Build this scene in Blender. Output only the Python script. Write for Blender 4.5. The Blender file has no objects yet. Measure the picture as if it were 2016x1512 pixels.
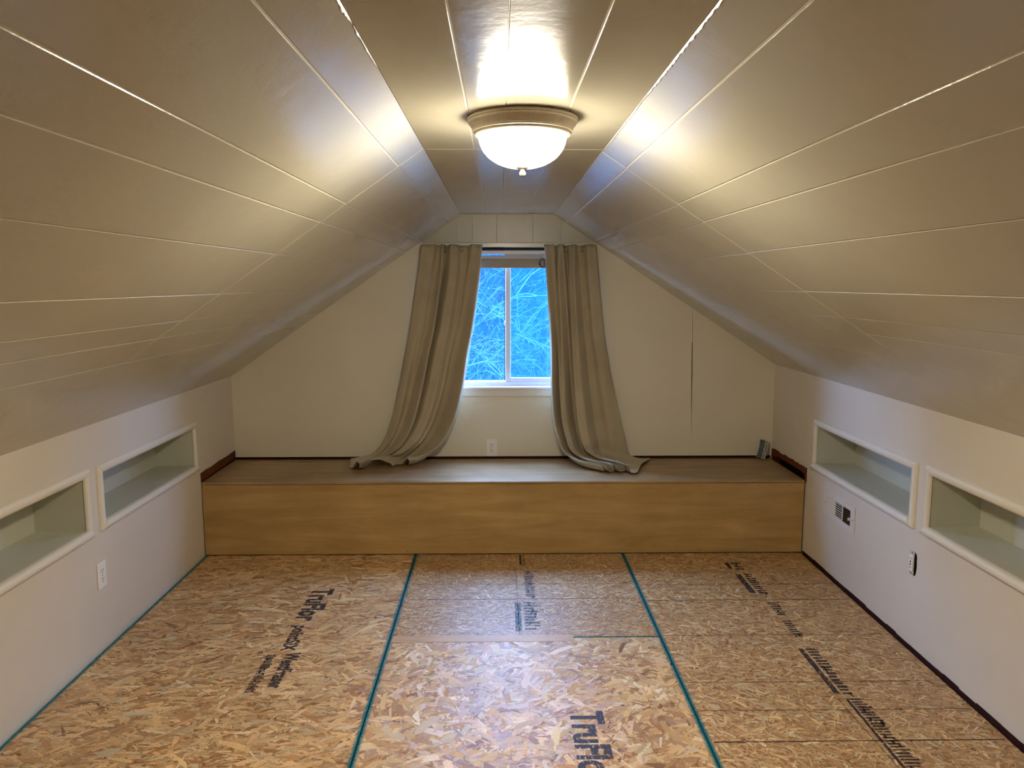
import bpy, bmesh, math, random
import numpy as np
from mathutils import Vector, Matrix

random.seed(7)
rng = np.random.default_rng(11)
SC = bpy.context.scene
COL = SC.collection

# ------------------------------------------------------------------ camera, sky, exposure
cam_d = bpy.data.cameras.new('camera')
cam_d.sensor_fit = 'HORIZONTAL'
cam_d.sensor_width = 36.0
cam_d.lens = 1514.0 / 2016.0 * 36.0
cam_d.clip_start = 0.05
cam = bpy.data.objects.new('camera', cam_d)
COL.objects.link(cam)
cam.location = (0, 0, 1.59)
cam.rotation_euler = (math.radians(90 - 7.488), 0, math.radians(-0.90))
SC.camera = cam

SKY = (0.27, 0.48, 1.0)
SKY_STRENGTH = 64.0
world = bpy.data.worlds.new('dusk_sky')
SC.world = world
world.use_nodes = True
bg = world.node_tree.nodes['Background']
bg.inputs['Color'].default_value = (*SKY, 1)
bg.inputs['Strength'].default_value = SKY_STRENGTH

# the window opening guides the sampling of the sky (it gives off no light of its own)
portal_d = bpy.data.lights.new('window_portal', 'AREA')
portal_d.shape = 'RECTANGLE'
portal_d.size, portal_d.size_y = 0.76, 0.89
portal_d.cycles.is_portal = True
portal = bpy.data.objects.new('window_portal', portal_d)
COL.objects.link(portal)
portal.location = (0.0475, 5.085, 1.365)
portal.rotation_euler = (math.radians(-90), 0, 0)

LAMP_COLOR = (1.0, 0.895, 0.67)
LAMP_STRENGTH = 122.0

SC.view_settings.view_transform = 'Standard'
SC.view_settings.look = 'None'
SC.view_settings.gamma = 1.0
SC.view_settings.use_curve_mapping = False
SC.view_settings.exposure = 0.25
SC.cycles.use_denoising = True
SC.cycles.use_adaptive_sampling = True
SC.cycles.adaptive_threshold = 0.08
SC.cycles.adaptive_min_samples = 12
SC.cycles.max_bounces = 7
SC.cycles.diffuse_bounces = 6
SC.cycles.sample_clamp_indirect = 6.0

# ------------------------------------------------------------------ room measures (metres)
XL, XR = -1.735, 1.795          # knee walls
KL, KR = 0.995, 1.065           # their heights
CL, CR, ZC = -0.246, 0.340, 2.023   # flat strip of the ceiling
YB, Y0 = 4.96, -1.25            # gable wall, wall behind the camera
YF, ZT = 4.373, 0.442           # front and top of the plywood bench


def roof(x):
    if x < CL:
        return ZC - (CL - x) * (ZC - KL) / (CL - XL)
    if x > CR:
        return ZC - (x - CR) * (ZC - KR) / (XR - CR)
    return ZC


# ------------------------------------------------------------------ materials
def lin(r, g, b):
    f = lambda c: (c / 255 / 12.92) if c / 255 <= 0.04045 else ((c / 255 + 0.055) / 1.055) ** 2.4
    return (f(r), f(g), f(b))


def new_mat(name):
    m = bpy.data.materials.new(name)
    m.use_nodes = True
    nt = m.node_tree
    return m, nt, nt.nodes['Principled BSDF']


def N(nt, kind, **kw):
    n = nt.nodes.new(kind)
    for k, v in kw.items():
        if hasattr(n, k):
            setattr(n, k, v)
        else:
            n.inputs[k].default_value = v
    return n


def noise(nt, scale, detail=4, rough=0.55, coords='Object', stretch=None):
    tc = N(nt, 'ShaderNodeTexCoord')
    n = N(nt, 'ShaderNodeTexNoise')
    n.inputs['Scale'].default_value = scale
    n.inputs['Detail'].default_value = detail
    n.inputs['Roughness'].default_value = rough
    src = tc.outputs[coords]
    if stretch:
        mp = N(nt, 'ShaderNodeMapping')
        mp.inputs['Scale'].default_value = stretch
        nt.links.new(src, mp.inputs['Vector'])
        src = mp.outputs['Vector']
    nt.links.new(src, n.inputs['Vector'])
    return n


def ramp(nt, fac, stops):
    r = N(nt, 'ShaderNodeValToRGB')
    e = r.color_ramp.elements
    while len(e) < len(stops):
        e.new(0.5)
    for i, (p, c) in enumerate(stops):
        e[i].position = p
        e[i].color = (*c, 1)
    nt.links.new(fac, r.inputs['Fac'])
    return r


def bump(nt, bsdf, fac, strength, dist=0.002, chain=None):
    b = N(nt, 'ShaderNodeBump')
    b.inputs['Strength'].default_value = strength
    b.inputs['Distance'].default_value = dist
    nt.links.new(fac, b.inputs['Height'])
    if chain:
        nt.links.new(chain.outputs['Normal'], b.inputs['Normal'])
    nt.links.new(b.outputs['Normal'], bsdf.inputs['Normal'])
    return b


def painted(name, col, rough=0.5, var=0.05, fine=260, fine_s=0.12, wave=0.0, spec=0.5):
    m, nt, b = new_mat(name)
    n = noise(nt, 2.2, 4)
    d = tuple(c * (1 - var) for c in col)
    l = tuple(min(1, c * (1 + var)) for c in col)
    r = ramp(nt, n.outputs['Fac'], [(0.3, d), (0.7, l)])
    nt.links.new(r.outputs['Color'], b.inputs['Base Color'])
    b.inputs['Roughness'].default_value = rough
    b.inputs['Specular IOR Level'].default_value = spec
    f = noise(nt, fine, 3)
    ch = bump(nt, b, f.outputs['Fac'], fine_s, 0.001)
    if wave:
        w = noise(nt, 7, 2)
        bump(nt, b, w.outputs['Fac'], wave, 0.01, ch)
    return m


def plain(name, col, rough=0.5, metal=0.0, var=0.06, scale=30, bumps=0.0, spec=0.5):
    m, nt, b = new_mat(name)
    n = noise(nt, scale, 3)
    r = ramp(nt, n.outputs['Fac'], [(0.3, tuple(c * (1 - var) for c in col)), (0.7, tuple(min(1, c * (1 + var)) for c in col))])
    nt.links.new(r.outputs['Color'], b.inputs['Base Color'])
    b.inputs['Roughness'].default_value = rough
    b.inputs['Metallic'].default_value = metal
    b.inputs['Specular IOR Level'].default_value = spec
    if bumps:
        bump(nt, b, n.outputs['Fac'], bumps, 0.001)
    return m


def wood(name, dark, light, stretch, rough=0.5, scale=6, spec=0.4, knots=0.0):
    m, nt, b = new_mat(name)
    n = noise(nt, scale, 6, 0.62, stretch=stretch)
    n.inputs['Distortion'].default_value = 0.6
    mid = tuple((a + c) / 2 for a, c in zip(dark, light))
    r = ramp(nt, n.outputs['Fac'], [(0.28, dark), (0.5, mid), (0.72, light)])
    cloud = noise(nt, 2.3, 4, 0.6)
    mx = N(nt, 'ShaderNodeMix', data_type='RGBA', blend_type='MULTIPLY')
    rr = ramp(nt, cloud.outputs['Fac'], [(0.3, (0.8, 0.76, 0.7)), (0.65, (1.05, 1.04, 1.0))])
    mx.inputs[0].default_value = 0.8
    nt.links.new(r.outputs['Color'], mx.inputs[6])
    nt.links.new(rr.outputs['Color'], mx.inputs[7])
    nt.links.new(mx.outputs[2], b.inputs['Base Color'])
    b.inputs['Roughness'].default_value = rough
    b.inputs['Specular IOR Level'].default_value = spec
    bump(nt, b, n.outputs['Fac'], 0.08, 0.001)
    return m


def teal_mask(nt):
    """distance to the painted sheet edges, in world metres -> 0..1"""
    geo = N(nt, 'ShaderNodeNewGeometry')
    sep = N(nt, 'ShaderNodeSeparateXYZ')
    nt.links.new(geo.outputs['Position'], sep.inputs[0])
    nz = N(nt, 'ShaderNodeTexNoise')
    nz.inputs['Scale'].default_value = 90
    nz.inputs['Detail'].default_value = 3
    nt.links.new(geo.outputs['Position'], nz.inputs['Vector'])

    def math_(op, a, b=None, clamp=False):
        n = N(nt, 'ShaderNodeMath', operation=op, use_clamp=clamp)
        for i, v in enumerate((a, b)):
            if v is None:
                continue
            if isinstance(v, (int, float)):
                n.inputs[i].default_value = v
            else:
                nt.links.new(v, n.inputs[i])
        return n.outputs[0]
    d = None
    for xl in (-0.4985, 0.7245, XL + 0.010):
        a = math_('ABSOLUTE', math_('SUBTRACT', sep.outputs[0], xl))
        d = a if d is None else math_('MINIMUM', d, a)
    # cross joint in the middle run, only its right part is painted
    a = math_('ABSOLUTE', math_('SUBTRACT', sep.outputs[1], 3.297))
    off = math_('MAXIMUM', math_('SUBTRACT', 0.33, sep.outputs[0]), math_('SUBTRACT', sep.outputs[0], 0.72))
    off = math_('MAXIMUM', off, 0.0)
    d = math_('MINIMUM', d, math_('MULTIPLY', math_('ADD', a, off), 1.7))
    k = math_('ADD', d, math_('MULTIPLY', math_('SUBTRACT', nz.outputs['Fac'], 0.5), 0.016))
    return math_('SUBTRACT', 1.0, math_('DIVIDE', math_('SUBTRACT', k, 0.006), 0.012, True), True)


TEAL = lin(14, 108, 112)


def add_teal(nt, b, color_socket):
    mx = N(nt, 'ShaderNodeMix', data_type='RGBA')
    nt.links.new(teal_mask(nt), mx.inputs[0])
    nt.links.new(color_socket, mx.inputs[6])
    mx.inputs[7].default_value = (*TEAL, 1)
    nt.links.new(mx.outputs[2], b.inputs['Base Color'])


def flake_mat():
    m, nt, b = new_mat('osb_flakes')
    at = N(nt, 'ShaderNodeAttribute', attribute_name='flake')
    n = noise(nt, 160, 4, 0.6)
    r = ramp(nt, n.outputs['Fac'], [(0.25, (0.72, 0.70, 0.68)), (0.65, (1.06, 1.06, 1.06))])
    mx = N(nt, 'ShaderNodeMix', data_type='RGBA', blend_type='MULTIPLY')
    mx.inputs[0].default_value = 1.0
    nt.links.new(at.outputs['Color'], mx.inputs[6])
    nt.links.new(r.outputs['Color'], mx.inputs[7])
    big = noise(nt, 3.0, 3)
    r2 = ramp(nt, big.outputs['Fac'], [(0.3, (0.86, 0.84, 0.82)), (0.7, (1.05, 1.05, 1.05))])
    mx2 = N(nt, 'ShaderNodeMix', data_type='RGBA', blend_type='MULTIPLY')
    mx2.inputs[0].default_value = 1.0
    nt.links.new(mx.outputs[2], mx2.inputs[6])
    nt.links.new(r2.outputs['Color'], mx2.inputs[7])
    add_teal(nt, b, mx2.outputs[2])
    b.inputs['Roughness'].default_value = 0.45
    b.inputs['Specular IOR Level'].default_value = 0.42
    # every flake lies at its own slight angle in the board face
    tl = N(nt, 'ShaderNodeAttribute', attribute_name='tilt')
    geo = N(nt, 'ShaderNodeNewGeometry')
    ad = N(nt, 'ShaderNodeVectorMath', operation='ADD')
    nt.links.new(geo.outputs['Normal'], ad.inputs[0])
    nt.links.new(tl.outputs['Vector'], ad.inputs[1])
    nm = N(nt, 'ShaderNodeVectorMath', operation='NORMALIZE')
    nt.links.new(ad.outputs[0], nm.inputs[0])
    bp_ = bump(nt, b, n.outputs['Fac'], 0.12, 0.001)
    nt.links.new(nm.outputs[0], bp_.inputs['Normal'])
    return m


def osb_base_mat():
    m, nt, b = new_mat('osb_board')
    n = noise(nt, 70, 5, 0.65, stretch=(1, 0.5, 1))
    r = ramp(nt, n.outputs['Fac'], [(0.3, lin(120, 84, 50)), (0.5, lin(172, 130, 84)), (0.7, lin(205, 168, 118))])
    add_teal(nt, b, r.outputs['Color'])
    b.inputs['Roughness'].default_value = 0.45
    return m


def ink_mat(name, col, wear=0.42):
    m, nt, b = new_mat(name)
    b.inputs['Base Color'].default_value = (*col, 1)
    b.inputs['Roughness'].default_value = 0.6
    n = noise(nt, 130, 3, 0.6, stretch=(1, 0.35, 1))
    r = ramp(nt, n.outputs['Fac'], [(wear - 0.08, (0, 0, 0)), (wear + 0.06, (0.92, 0.92, 0.92))])
    nt.links.new(r.outputs['Color'], b.inputs['Alpha'])
    return m


def emission_mat(name, col, strength):
    m, nt, b = new_mat(name)
    b.inputs['Base Color'].default_value = (0.9, 0.88, 0.82, 1)
    b.inputs['Roughness'].default_value = 0.3
    b.inputs['Emission Color'].default_value = (*col, 1)
    # glow shaped by slope: bottom boosted, flanks dimmed to spare the ceiling
    geo = N(nt, 'ShaderNodeNewGeometry')
    sep = N(nt, 'ShaderNodeSeparateXYZ')
    nt.links.new(geo.outputs['True Normal'], sep.inputs[0])
    mr = N(nt, 'ShaderNodeMapRange')
    mr.inputs['From Min'].default_value = 0.0
    mr.inputs['From Max'].default_value = -1.0
    mr.inputs['To Min'].default_value = strength * 0.10
    mr.inputs['To Max'].default_value = strength * 1.80
    nt.links.new(sep.outputs[2], mr.inputs['Value'])
    nt.links.new(mr.outputs[0], b.inputs['Emission Strength'])
    return m


def glass_mat(name, haze=0.0, tint=(1, 1, 1)):
    m, nt, b = new_mat(name)
    out = nt.nodes['Material Output']
    nt.nodes.remove(b)
    tr = N(nt, 'ShaderNodeBsdfTransparent')
    tr.inputs['Color'].default_value = (*tint, 1)
    gl = N(nt, 'ShaderNodeBsdfGlossy')
    gl.inputs['Roughness'].default_value = 0.03
    mx = N(nt, 'ShaderNodeMixShader')
    mx.inputs[0].default_value = 0.05
    nt.links.new(tr.outputs[0], mx.inputs[1])
    nt.links.new(gl.outputs[0], mx.inputs[2])
    last = mx
    if haze:
        tl = N(nt, 'ShaderNodeBsdfTranslucent')
        tl.inputs['Color'].default_value = (0.0032, 0.05, 0.105, 1)
        nz = noise(nt, 14, 3)
        r = ramp(nt, nz.outputs['Fac'], [(0.3, (haze * 0.85,) * 3), (0.7, (haze * 1.15,) * 3)])
        mh = N(nt, 'ShaderNodeMixShader')
        nt.links.new(r.outputs['Color'], mh.inputs[0])
        nt.links.new(mx.outputs[0], mh.inputs[1])
        nt.links.new(tl.outputs[0], mh.inputs[2])
        last = mh
    nt.links.new(last.outputs[0], out.inputs['Surface'])
    return m


def cloth_mat():
    m, nt, b = new_mat('curtain_cloth')
    w = N(nt, 'ShaderNodeTexWave', wave_type='BANDS', bands_direction='Z')
    w.inputs['Scale'].default_value = 160
    w.inputs['Distortion'].default_value = 1.5
    tc = N(nt, 'ShaderNodeTexCoord')
    nt.links.new(tc.outputs['Object'], w.inputs['Vector'])
    n = noise(nt, 5, 4)
    r = ramp(nt, n.outputs['Fac'], [(0.3, lin(174, 163, 138)), (0.7, lin(188, 176, 150))])
    nt.links.new(r.outputs['Color'], b.inputs['Base Color'])
    b.inputs['Roughness'].default_value = 0.85
    b.inputs['Specular IOR Level'].default_value = 0.25
    b.inputs['Sheen Weight'].default_value = 0.15
    bump(nt, b, w.outputs['Fac'], 0.08, 0.0006)
    return m


M = {
    'wall': painted('white_wall_paint', (0.72, 0.665, 0.57), 0.45, 0.03, 240, 0.12, 0.05),
    'gable': painted('gable_wall_paint', (0.80, 0.75, 0.61), 0.5, 0.03, 240, 0.12, 0.05),
    'gable_panel': painted('gable_board_paint', (0.62, 0.60, 0.50), 0.32, 0.05, 120, 0.25, 0.1),
    'ceil': painted('greige_ceiling_paint', (0.515, 0.485, 0.395), 0.18, 0.03, 60, 0.38, 0.14, 0.26),
    'caulk': painted('seam_filler_highlight', (0.85, 0.80, 0.70), 0.35, 0.05, 200, 0.2),  # pale tone also paints the light caught on grooves and strip edges
    'niche': painted('shaded_niche_paint', (0.58, 0.58, 0.49), 0.45, 0.03, 200, 0.1),  # pale greenish paint, darkened for the shade inside the recesses
    'gloss': painted('white_gloss_trim', (0.80, 0.76, 0.68), 0.25, 0.02, 120, 0.06),
    'ply': wood('plywood_face', lin(166, 134, 80), lin(198, 166, 112), (0.8, 6, 7), 0.5, 2.2),
    'ply_top': wood('plywood_top', lin(150, 122, 88), lin(186, 158, 120), (1.0, 7, 7), 0.36, 2.6),
    'ply_edge': plain('plywood_edge', lin(150, 104, 58), 0.6, 0, 0.2, 60),
    'bare': wood('bare_brown_strip', lin(80, 36, 18), lin(124, 66, 32), (3, 3, 20), 0.7, 5, 0.2),
    'dark_brown': plain('dark_brown_gap', lin(52, 22, 16), 0.8, 0, 0.3, 40, spec=0.2),
    'black_gap': plain('dark_void', (0.004, 0.003, 0.003), 0.95, 0, 0.2, 20, spec=0.05),
    'nickel': plain('brushed_nickel', (0.62, 0.56, 0.47), 0.42, 0.40, 0.06, 80),
    'finial': plain('satin_finial', (0.30, 0.25, 0.18), 0.45, 0.5, 0.06, 80),
    'bowl': emission_mat('lit_frosted_glass', LAMP_COLOR, LAMP_STRENGTH),
    'plastic': plain('white_plastic', (0.90, 0.88, 0.84), 0.3, 0, 0.02, 60),
    'plastic_grey': plain('grey_plastic', (0.55, 0.54, 0.52), 0.4, 0, 0.05, 60),
    'slot': plain('socket_slot', (0.02, 0.018, 0.016), 0.6, 0, 0.1, 60),
    'metal_white': plain('white_enamel', (0.74, 0.70, 0.64), 0.35, 0.0, 0.03, 40),
    'screw': plain('screw_steel', (0.18, 0.14, 0.10), 0.4, 0.7, 0.2, 90),
    'copper': plain('red_terminal', lin(120, 30, 20), 0.5, 0.2, 0.2, 90),
    'cloth': cloth_mat(),
    'rod': plain('black_metal', (0.012, 0.012, 0.015), 0.35, 0.6, 0.1, 60),
    'chrome': plain('grommet_steel', (0.6, 0.58, 0.55), 0.2, 1.0, 0.05, 60),
    'vinyl': plain('white_vinyl', (0.78, 0.78, 0.80), 0.35, 0, 0.02, 50),
    'shade': wood('shade_rail', lin(150, 138, 122), lin(178, 164, 146), (1, 6, 8), 0.5, 3),
    'shade_fabric': plain('shade_fabric', (0.62, 0.62, 0.63), 0.7, 0, 0.04, 60),
    'glass': glass_mat('clear_glass'),
    'glass_haze': glass_mat('hazy_glass', 0.16),
    'osb': osb_base_mat(),
    'flake': flake_mat(),
    'ink': ink_mat('printed_ink', lin(52, 40, 38), 0.40),
    'ink_green': ink_mat('green_printed_ink', lin(30, 74, 74), 0.46),
    'ink_line': ink_mat('guide_line_ink', lin(70, 48, 34), 0.36),
    'filler': wood('wood_filler_strip', lin(186, 148, 102), lin(214, 178, 130), (0.7, 9, 9), 0.5, 4),
    'packet_white': plain('packet_paper', (0.62, 0.60, 0.54), 0.4, 0, 0.05, 40),
    'packet_blue': plain('packet_film', lin(120, 132, 136), 0.25, 0, 0.15, 60),
    'bank': None, 'bark': None,
}


def ext_mats():
    m, nt, b = new_mat('wooded_bank')
    n = noise(nt, 2.4, 8, 0.7)
    r = ramp(nt, n.outputs['Fac'], [(0.3, (0.0003, 0.0050, 0.0130)), (0.5, (0.0005, 0.0092, 0.0200)), (0.7, (0.001, 0.015, 0.027))])
    nt.links.new(r.outputs['Color'], b.inputs['Base Color'])
    b.inputs['Roughness'].default_value = 0.9
    b.inputs['Specular IOR Level'].default_value = 0.03
    M['bank'] = m
    m, nt, b = new_mat('pale_bark')
    n = noise(nt, 3.0, 3)
    r = ramp(nt, n.outputs['Fac'], [(0.3, (0.004, 0.024, 0.028)), (0.7, (0.020, 0.062, 0.048))])
    nt.links.new(r.outputs['Color'], b.inputs['Base Color'])
    b.inputs['Roughness'].default_value = 0.9
    b.inputs['Specular IOR Level'].default_value = 0.03
    M['bark'] = m
    m, nt, b = new_mat('thicket_leaf')
    n = noise(nt, 9.0, 3)
    r = ramp(nt, n.outputs['Fac'], [(0.35, (0.0006, 0.007, 0.010)), (0.65, (0.005, 0.034, 0.030))])
    nt.links.new(r.outputs['Color'], b.inputs['Base Color'])
    b.inputs['Roughness'].default_value = 0.9
    b.inputs['Specular IOR Level'].default_value = 0.03
    M['leaf'] = m


ext_mats()


# ------------------------------------------------------------------ mesh helpers
class MB:
    def __init__(self):
        self.v, self.f, self.mi = [], [], []

    def quad(self, *pts, mat=0):
        i = len(self.v)
        self.v += [tuple(p) for p in pts]
        self.f.append(tuple(range(i, i + len(pts))))
        self.mi.append(mat)

    def box(self, x0, x1, y0, y1, z0, z1, mat=0):
        i = len(self.v)
        self.v += [(x0, y0, z0), (x1, y0, z0), (x1, y1, z0), (x0, y1, z0), (x0, y0, z1), (x1, y0, z1), (x1, y1, z1), (x0, y1, z1)]
        for q in ((0, 3, 2, 1), (4, 5, 6, 7), (0, 1, 5, 4), (1, 2, 6, 5), (2, 3, 7, 6), (3, 0, 4, 7)):
            self.f.append(tuple(i + k for k in q))
            self.mi.append(mat)
        return self

    def prism(self, poly, axis, a, b, mat=0):
        """poly in the two other axes (kept in x,y,z order), extruded along axis from a to b"""
        n = len(poly)
        i = len(self.v)
        for t in (a, b):
            for p in poly:
                q = list(p)
                q.insert(axis, t)
                self.v.append(tuple(q))
        self.f.append(tuple(i + k for k in range(n)))
        self.f.append(tuple(i + n + k for k in reversed(range(n))))
        self.mi += [mat, mat]
        for k in range(n):
            self.f.append((i + k, i + (k + 1) % n, i + n + (k + 1) % n, i + n + k))
            self.mi.append(mat)
        return self

    def lathe(self, prof, seg=48, c=(0, 0, 0), mat=0, close=False):
        i = len(self.v)
        n = len(prof)
        for s in range(seg):
            a = 2 * math.pi * s / seg
            for r, z in prof:
                self.v.append((c[0] + r * math.cos(a), c[1] + r * math.sin(a), c[2] + z))
        for s in range(seg):
            t = (s + 1) % seg
            for k in range(n - 1):
                self.f.append((i + s * n + k, i + t * n + k, i + t * n + k + 1, i + s * n + k + 1))
                self.mi.append(mat)
        return self

    def tube(self, pts, r, seg=8, mat=0, caps=True):
        pts = [Vector(p) for p in pts]
        i = len(self.v)
        m = len(pts)
        rad = r if isinstance(r, (list, tuple)) else [r] * m
        for k, p in enumerate(pts):
            t = (pts[min(k + 1, m - 1)] - pts[max(k - 1, 0)]).normalized()
            up = Vector((0, 0, 1)) if abs(t.z) < 0.9 else Vector((1, 0, 0))
            a = t.cross(up).normalized()
            b = t.cross(a)
            for s in range(seg):
                w = 2 * math.pi * s / seg
                self.v.append(tuple(p + (a * math.cos(w) + b * math.sin(w)) * rad[k]))
        for k in range(m - 1):
            for s in range(seg):
                t = (s + 1) % seg
                self.f.append((i + k * seg + s, i + k * seg + t, i + (k + 1) * seg + t, i + (k + 1) * seg + s))
                self.mi.append(mat)
        if caps:
            self.f.append(tuple(i + s for s in range(seg)))
            self.f.append(tuple(i + (m - 1) * seg + s for s in reversed(range(seg))))
            self.mi += [mat, mat]
        return self

    def build(self, name, mats, parent=None, bevel=0.0, smooth=False, origin=None, bseg=2):
        me = bpy.data.meshes.new(name)
        o = origin if origin is not None else (0, 0, 0)
        me.from_pydata([(x - o[0], y - o[1], z - o[2]) for x, y, z in self.v], [], self.f)
        if not isinstance(mats, (list, tuple)):
            mats = [mats]
        for m in mats:
            me.materials.append(M[m] if isinstance(m, str) else m)
        me.polygons.foreach_set('material_index', self.mi)
        bm = bmesh.new()
        bm.from_mesh(me)
        bmesh.ops.recalc_face_normals(bm, faces=bm.faces)
        bm.to_mesh(me)
        bm.free()
        if smooth:
            me.polygons.foreach_set('use_smooth', [True] * len(me.polygons))
            if smooth != 'full':
                me.set_sharp_from_angle(angle=math.radians(40))
        me.update()
        ob = bpy.data.objects.new(name, me)
        COL.objects.link(ob)
        if parent is not None:
            ob.parent = parent
            pw = world_of(parent)
            ob.location = Vector(o) - pw
        else:
            ob.location = o
        if bevel:
            md = ob.modifiers.new('bevel', 'BEVEL')
            md.width = bevel
            md.segments = bseg
            md.limit_method = 'ANGLE'
        return ob


def world_of(o):
    p = Vector(o.location)
    while o.parent:
        o = o.parent
        p = p + Vector(o.location)
    return p


def tag(o, label=None, cat=None, group=None, kind=None):
    if label:
        o['label'] = label
    if cat:
        o['category'] = cat
    if group:
        o['group'] = group
    if kind:
        o['kind'] = kind
    return o


def thing(name, loc, label=None, cat=None, group=None, kind=None):
    o = bpy.data.objects.new(name, None)
    o.empty_display_size = 0.05
    COL.objects.link(o)
    o.location = loc
    return tag(o, label, cat, group, kind)


# ================================================================== STRUCTURE
# ---- floor slab with the sheets of strand board on it
floor = MB().box(XL - 0.05, XR + 0.05, Y0 - 0.05, YB + 0.05, -0.12, -0.017).build('floor', 'dark_brown')
tag(floor, 'subfloor of strand board sheets with teal sheet edges', kind='structure')

PAL = [(214, 178, 126), (203, 164, 112), (190, 148, 98), (176, 132, 84), (224, 194, 148), (160, 114, 68),
       (208, 172, 126), (196, 158, 112), (182, 140, 94), (132, 90, 52), (232, 210, 172), (150, 108, 72)]
PAL = np.array([lin(*c) for c in PAL])
PAL = PAL * 0.90 + PAL.mean(1, keepdims=True) * 0.10
PAL = PAL * np.array([1.25, 1.29, 1.22])
PAL = PAL * np.minimum(1.0, 0.74 / PAL.max(1, keepdims=True))
PW = np.array([15, 15, 12, 8, 13, 5, 13, 13, 9, 4.2, 8.0, 5.0])
PW = PW / PW.sum()


def flakes(parent, x0, x1, y0, y1, count, lmin, lmax, wmin, wmax, spread, base_ang, tone):
    n = count
    L = rng.uniform(lmin, lmax, n) * rng.choice([0.5, 0.8, 1.0, 1.25], n)
    W = rng.uniform(wmin, wmax, n) * np.clip(L / lmax + 0.35, 0.4, 1.2)
    ang = base_ang + rng.normal(0, spread, n)
    cx = rng.uniform(x0, x1, n)
    cy = rng.uniform(y0, y1, n)
    z = np.linspace(0.00012, 0.0009, n)
    # dark slivers lie at the very top
    ci = rng.choice(len(PAL), n, p=PW)
    dark = (ci == 9) | ((ci == 11) & (rng.random(n) < 0.6))
    W[dark] *= 0.35
    L[dark] *= 0.55
    thin = (~dark) & (rng.random(n) < 0.14)
    W[thin] *= 0.3
    col = PAL[ci] * rng.uniform(0.72, 1.18, (n, 1)) * np.array(tone)
    ca, sa = np.cos(ang), np.sin(ang)
    # five-cornered flakes with broken ends
    us = np.array([-1, -0.75, 1, 0.7, -0.2])
    vs = np.array([-0.35, -1, -0.8, 0.9, 1.0])
    us = us[None, :] + rng.uniform(-0.22, 0.22, (n, 5))
    vs = vs[None, :] + rng.uniform(-0.25, 0.25, (n, 5))
    px = us * L[:, None] / 2
    py = vs * W[:, None] / 2
    X = np.clip(cx[:, None] + px * ca[:, None] - py * sa[:, None], x0, x1)
    Y = np.clip(cy[:, None] + px * sa[:, None] + py * ca[:, None], y0, y1)
    tx, ty = rng.normal(0, 0.004, n), rng.normal(0, 0.004, n)
    Z = z[:, None] + px * tx[:, None] + py * ty[:, None]
    Z = np.clip(Z, 0.00005, 0.0012)
    co = np.stack([X, Y, Z], -1).reshape(-1, 3).astype(np.float32)
    me = bpy.data.meshes.new('wood_flakes')
    me.vertices.add(n * 5)
    me.vertices.foreach_set('co', co.ravel())
    me.loops.add(n * 5)
    me.loops.foreach_set('vertex_index', np.arange(n * 5, dtype=np.int32))
    me.polygons.add(n)
    me.polygons.foreach_set('loop_start', np.arange(0, n * 5, 5, dtype=np.int32))
    me.update(calc_edges=True)
    at = me.attributes.new('flake', 'FLOAT_COLOR', 'FACE')
    at.data.foreach_set('color', np.concatenate([col, np.ones((n, 1))], 1).astype(np.float32).ravel())
    tv = me.attributes.new('tilt', 'FLOAT_VECTOR', 'FACE')
    tl = np.concatenate([rng.normal(0, 0.055, (n, 2)), np.zeros((n, 1))], 1)
    tv.data.foreach_set('vector', tl.astype(np.float32).ravel())
    me.materials.append(M['flake'])
    ob = bpy.data.objects.new('wood_flakes', me)
    COL.objects.link(ob)
    ob.parent = parent
    ob['kind'] = 'stuff'
    return ob


def sheet(x0, x1, y0, y1):
    return MB().box(x0, x1, y0, y1, -0.0165, 0.0).build('osb_panel', 'osb', floor)


GAP = 0.0028
xa, xb = -0.4985, 0.7245
xr_end = XR - 0.014
P_left = sheet(XL + 0.006, xa - GAP, 2.285, YB)
P_left2 = sheet(XL + 0.006, xa - GAP, Y0, 2.28)
P_mid_far = sheet(xa + GAP, xb - GAP, 3.297 + GAP, YB)
P_mid = sheet(xa + GAP, xb - GAP, 0.86, 3.297 - GAP)
P_mid2 = sheet(xa + GAP, xb - GAP, Y0, 0.855)
P_right = sheet(xb + GAP, xr_end, 2.21, YB)
P_right2 = sheet(xb + GAP, xr_end, Y0, 2.205)
YE = YF + 0.02
flakes(P_left, XL + 0.006, xa - GAP, 2.285, YE, 9000, 0.03, 0.135, 0.006, 0.026, 0.62, 0.12, (1.04, 0.98, 0.93))
flakes(P_left2, XL + 0.006, xa - GAP, 0.6, 2.28, 5000, 0.035, 0.115, 0.006, 0.022, 0.55, 0.12, (1.04, 0.98, 0.93))
flakes(P_mid_far, xa + GAP, xb - GAP, 3.297 + GAP, YE, 9500, 0.012, 0.055, 0.003, 0.010, 0.9, 0.0, (0.96, 0.95, 0.95))
flakes(P_mid, xa + GAP, xb - GAP, 0.86, 3.297 - GAP, 9000, 0.04, 0.13, 0.008, 0.030, 1.0, 0.6, (1.06, 1.03, 1.0))
flakes(P_right, xb + GAP, xr_end, 2.21, YE, 13000, 0.015, 0.065, 0.003, 0.013, 0.8, -0.35, (0.98, 0.94, 0.88))
flakes(P_right2, xb + GAP, xr_end, 0.6, 2.205, 6000, 0.015, 0.07, 0.003, 0.015, 0.8, -0.35, (0.98, 0.94, 0.88))

INK_Z = 0.0014
# pale strip levelled into the joint of the middle run
MB().box(xa + 0.012, 0.33, 3.255, 3.318, 0.0008, 0.0017).build('filler_strip', 'filler', P_mid, bevel=0.0004)


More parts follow.
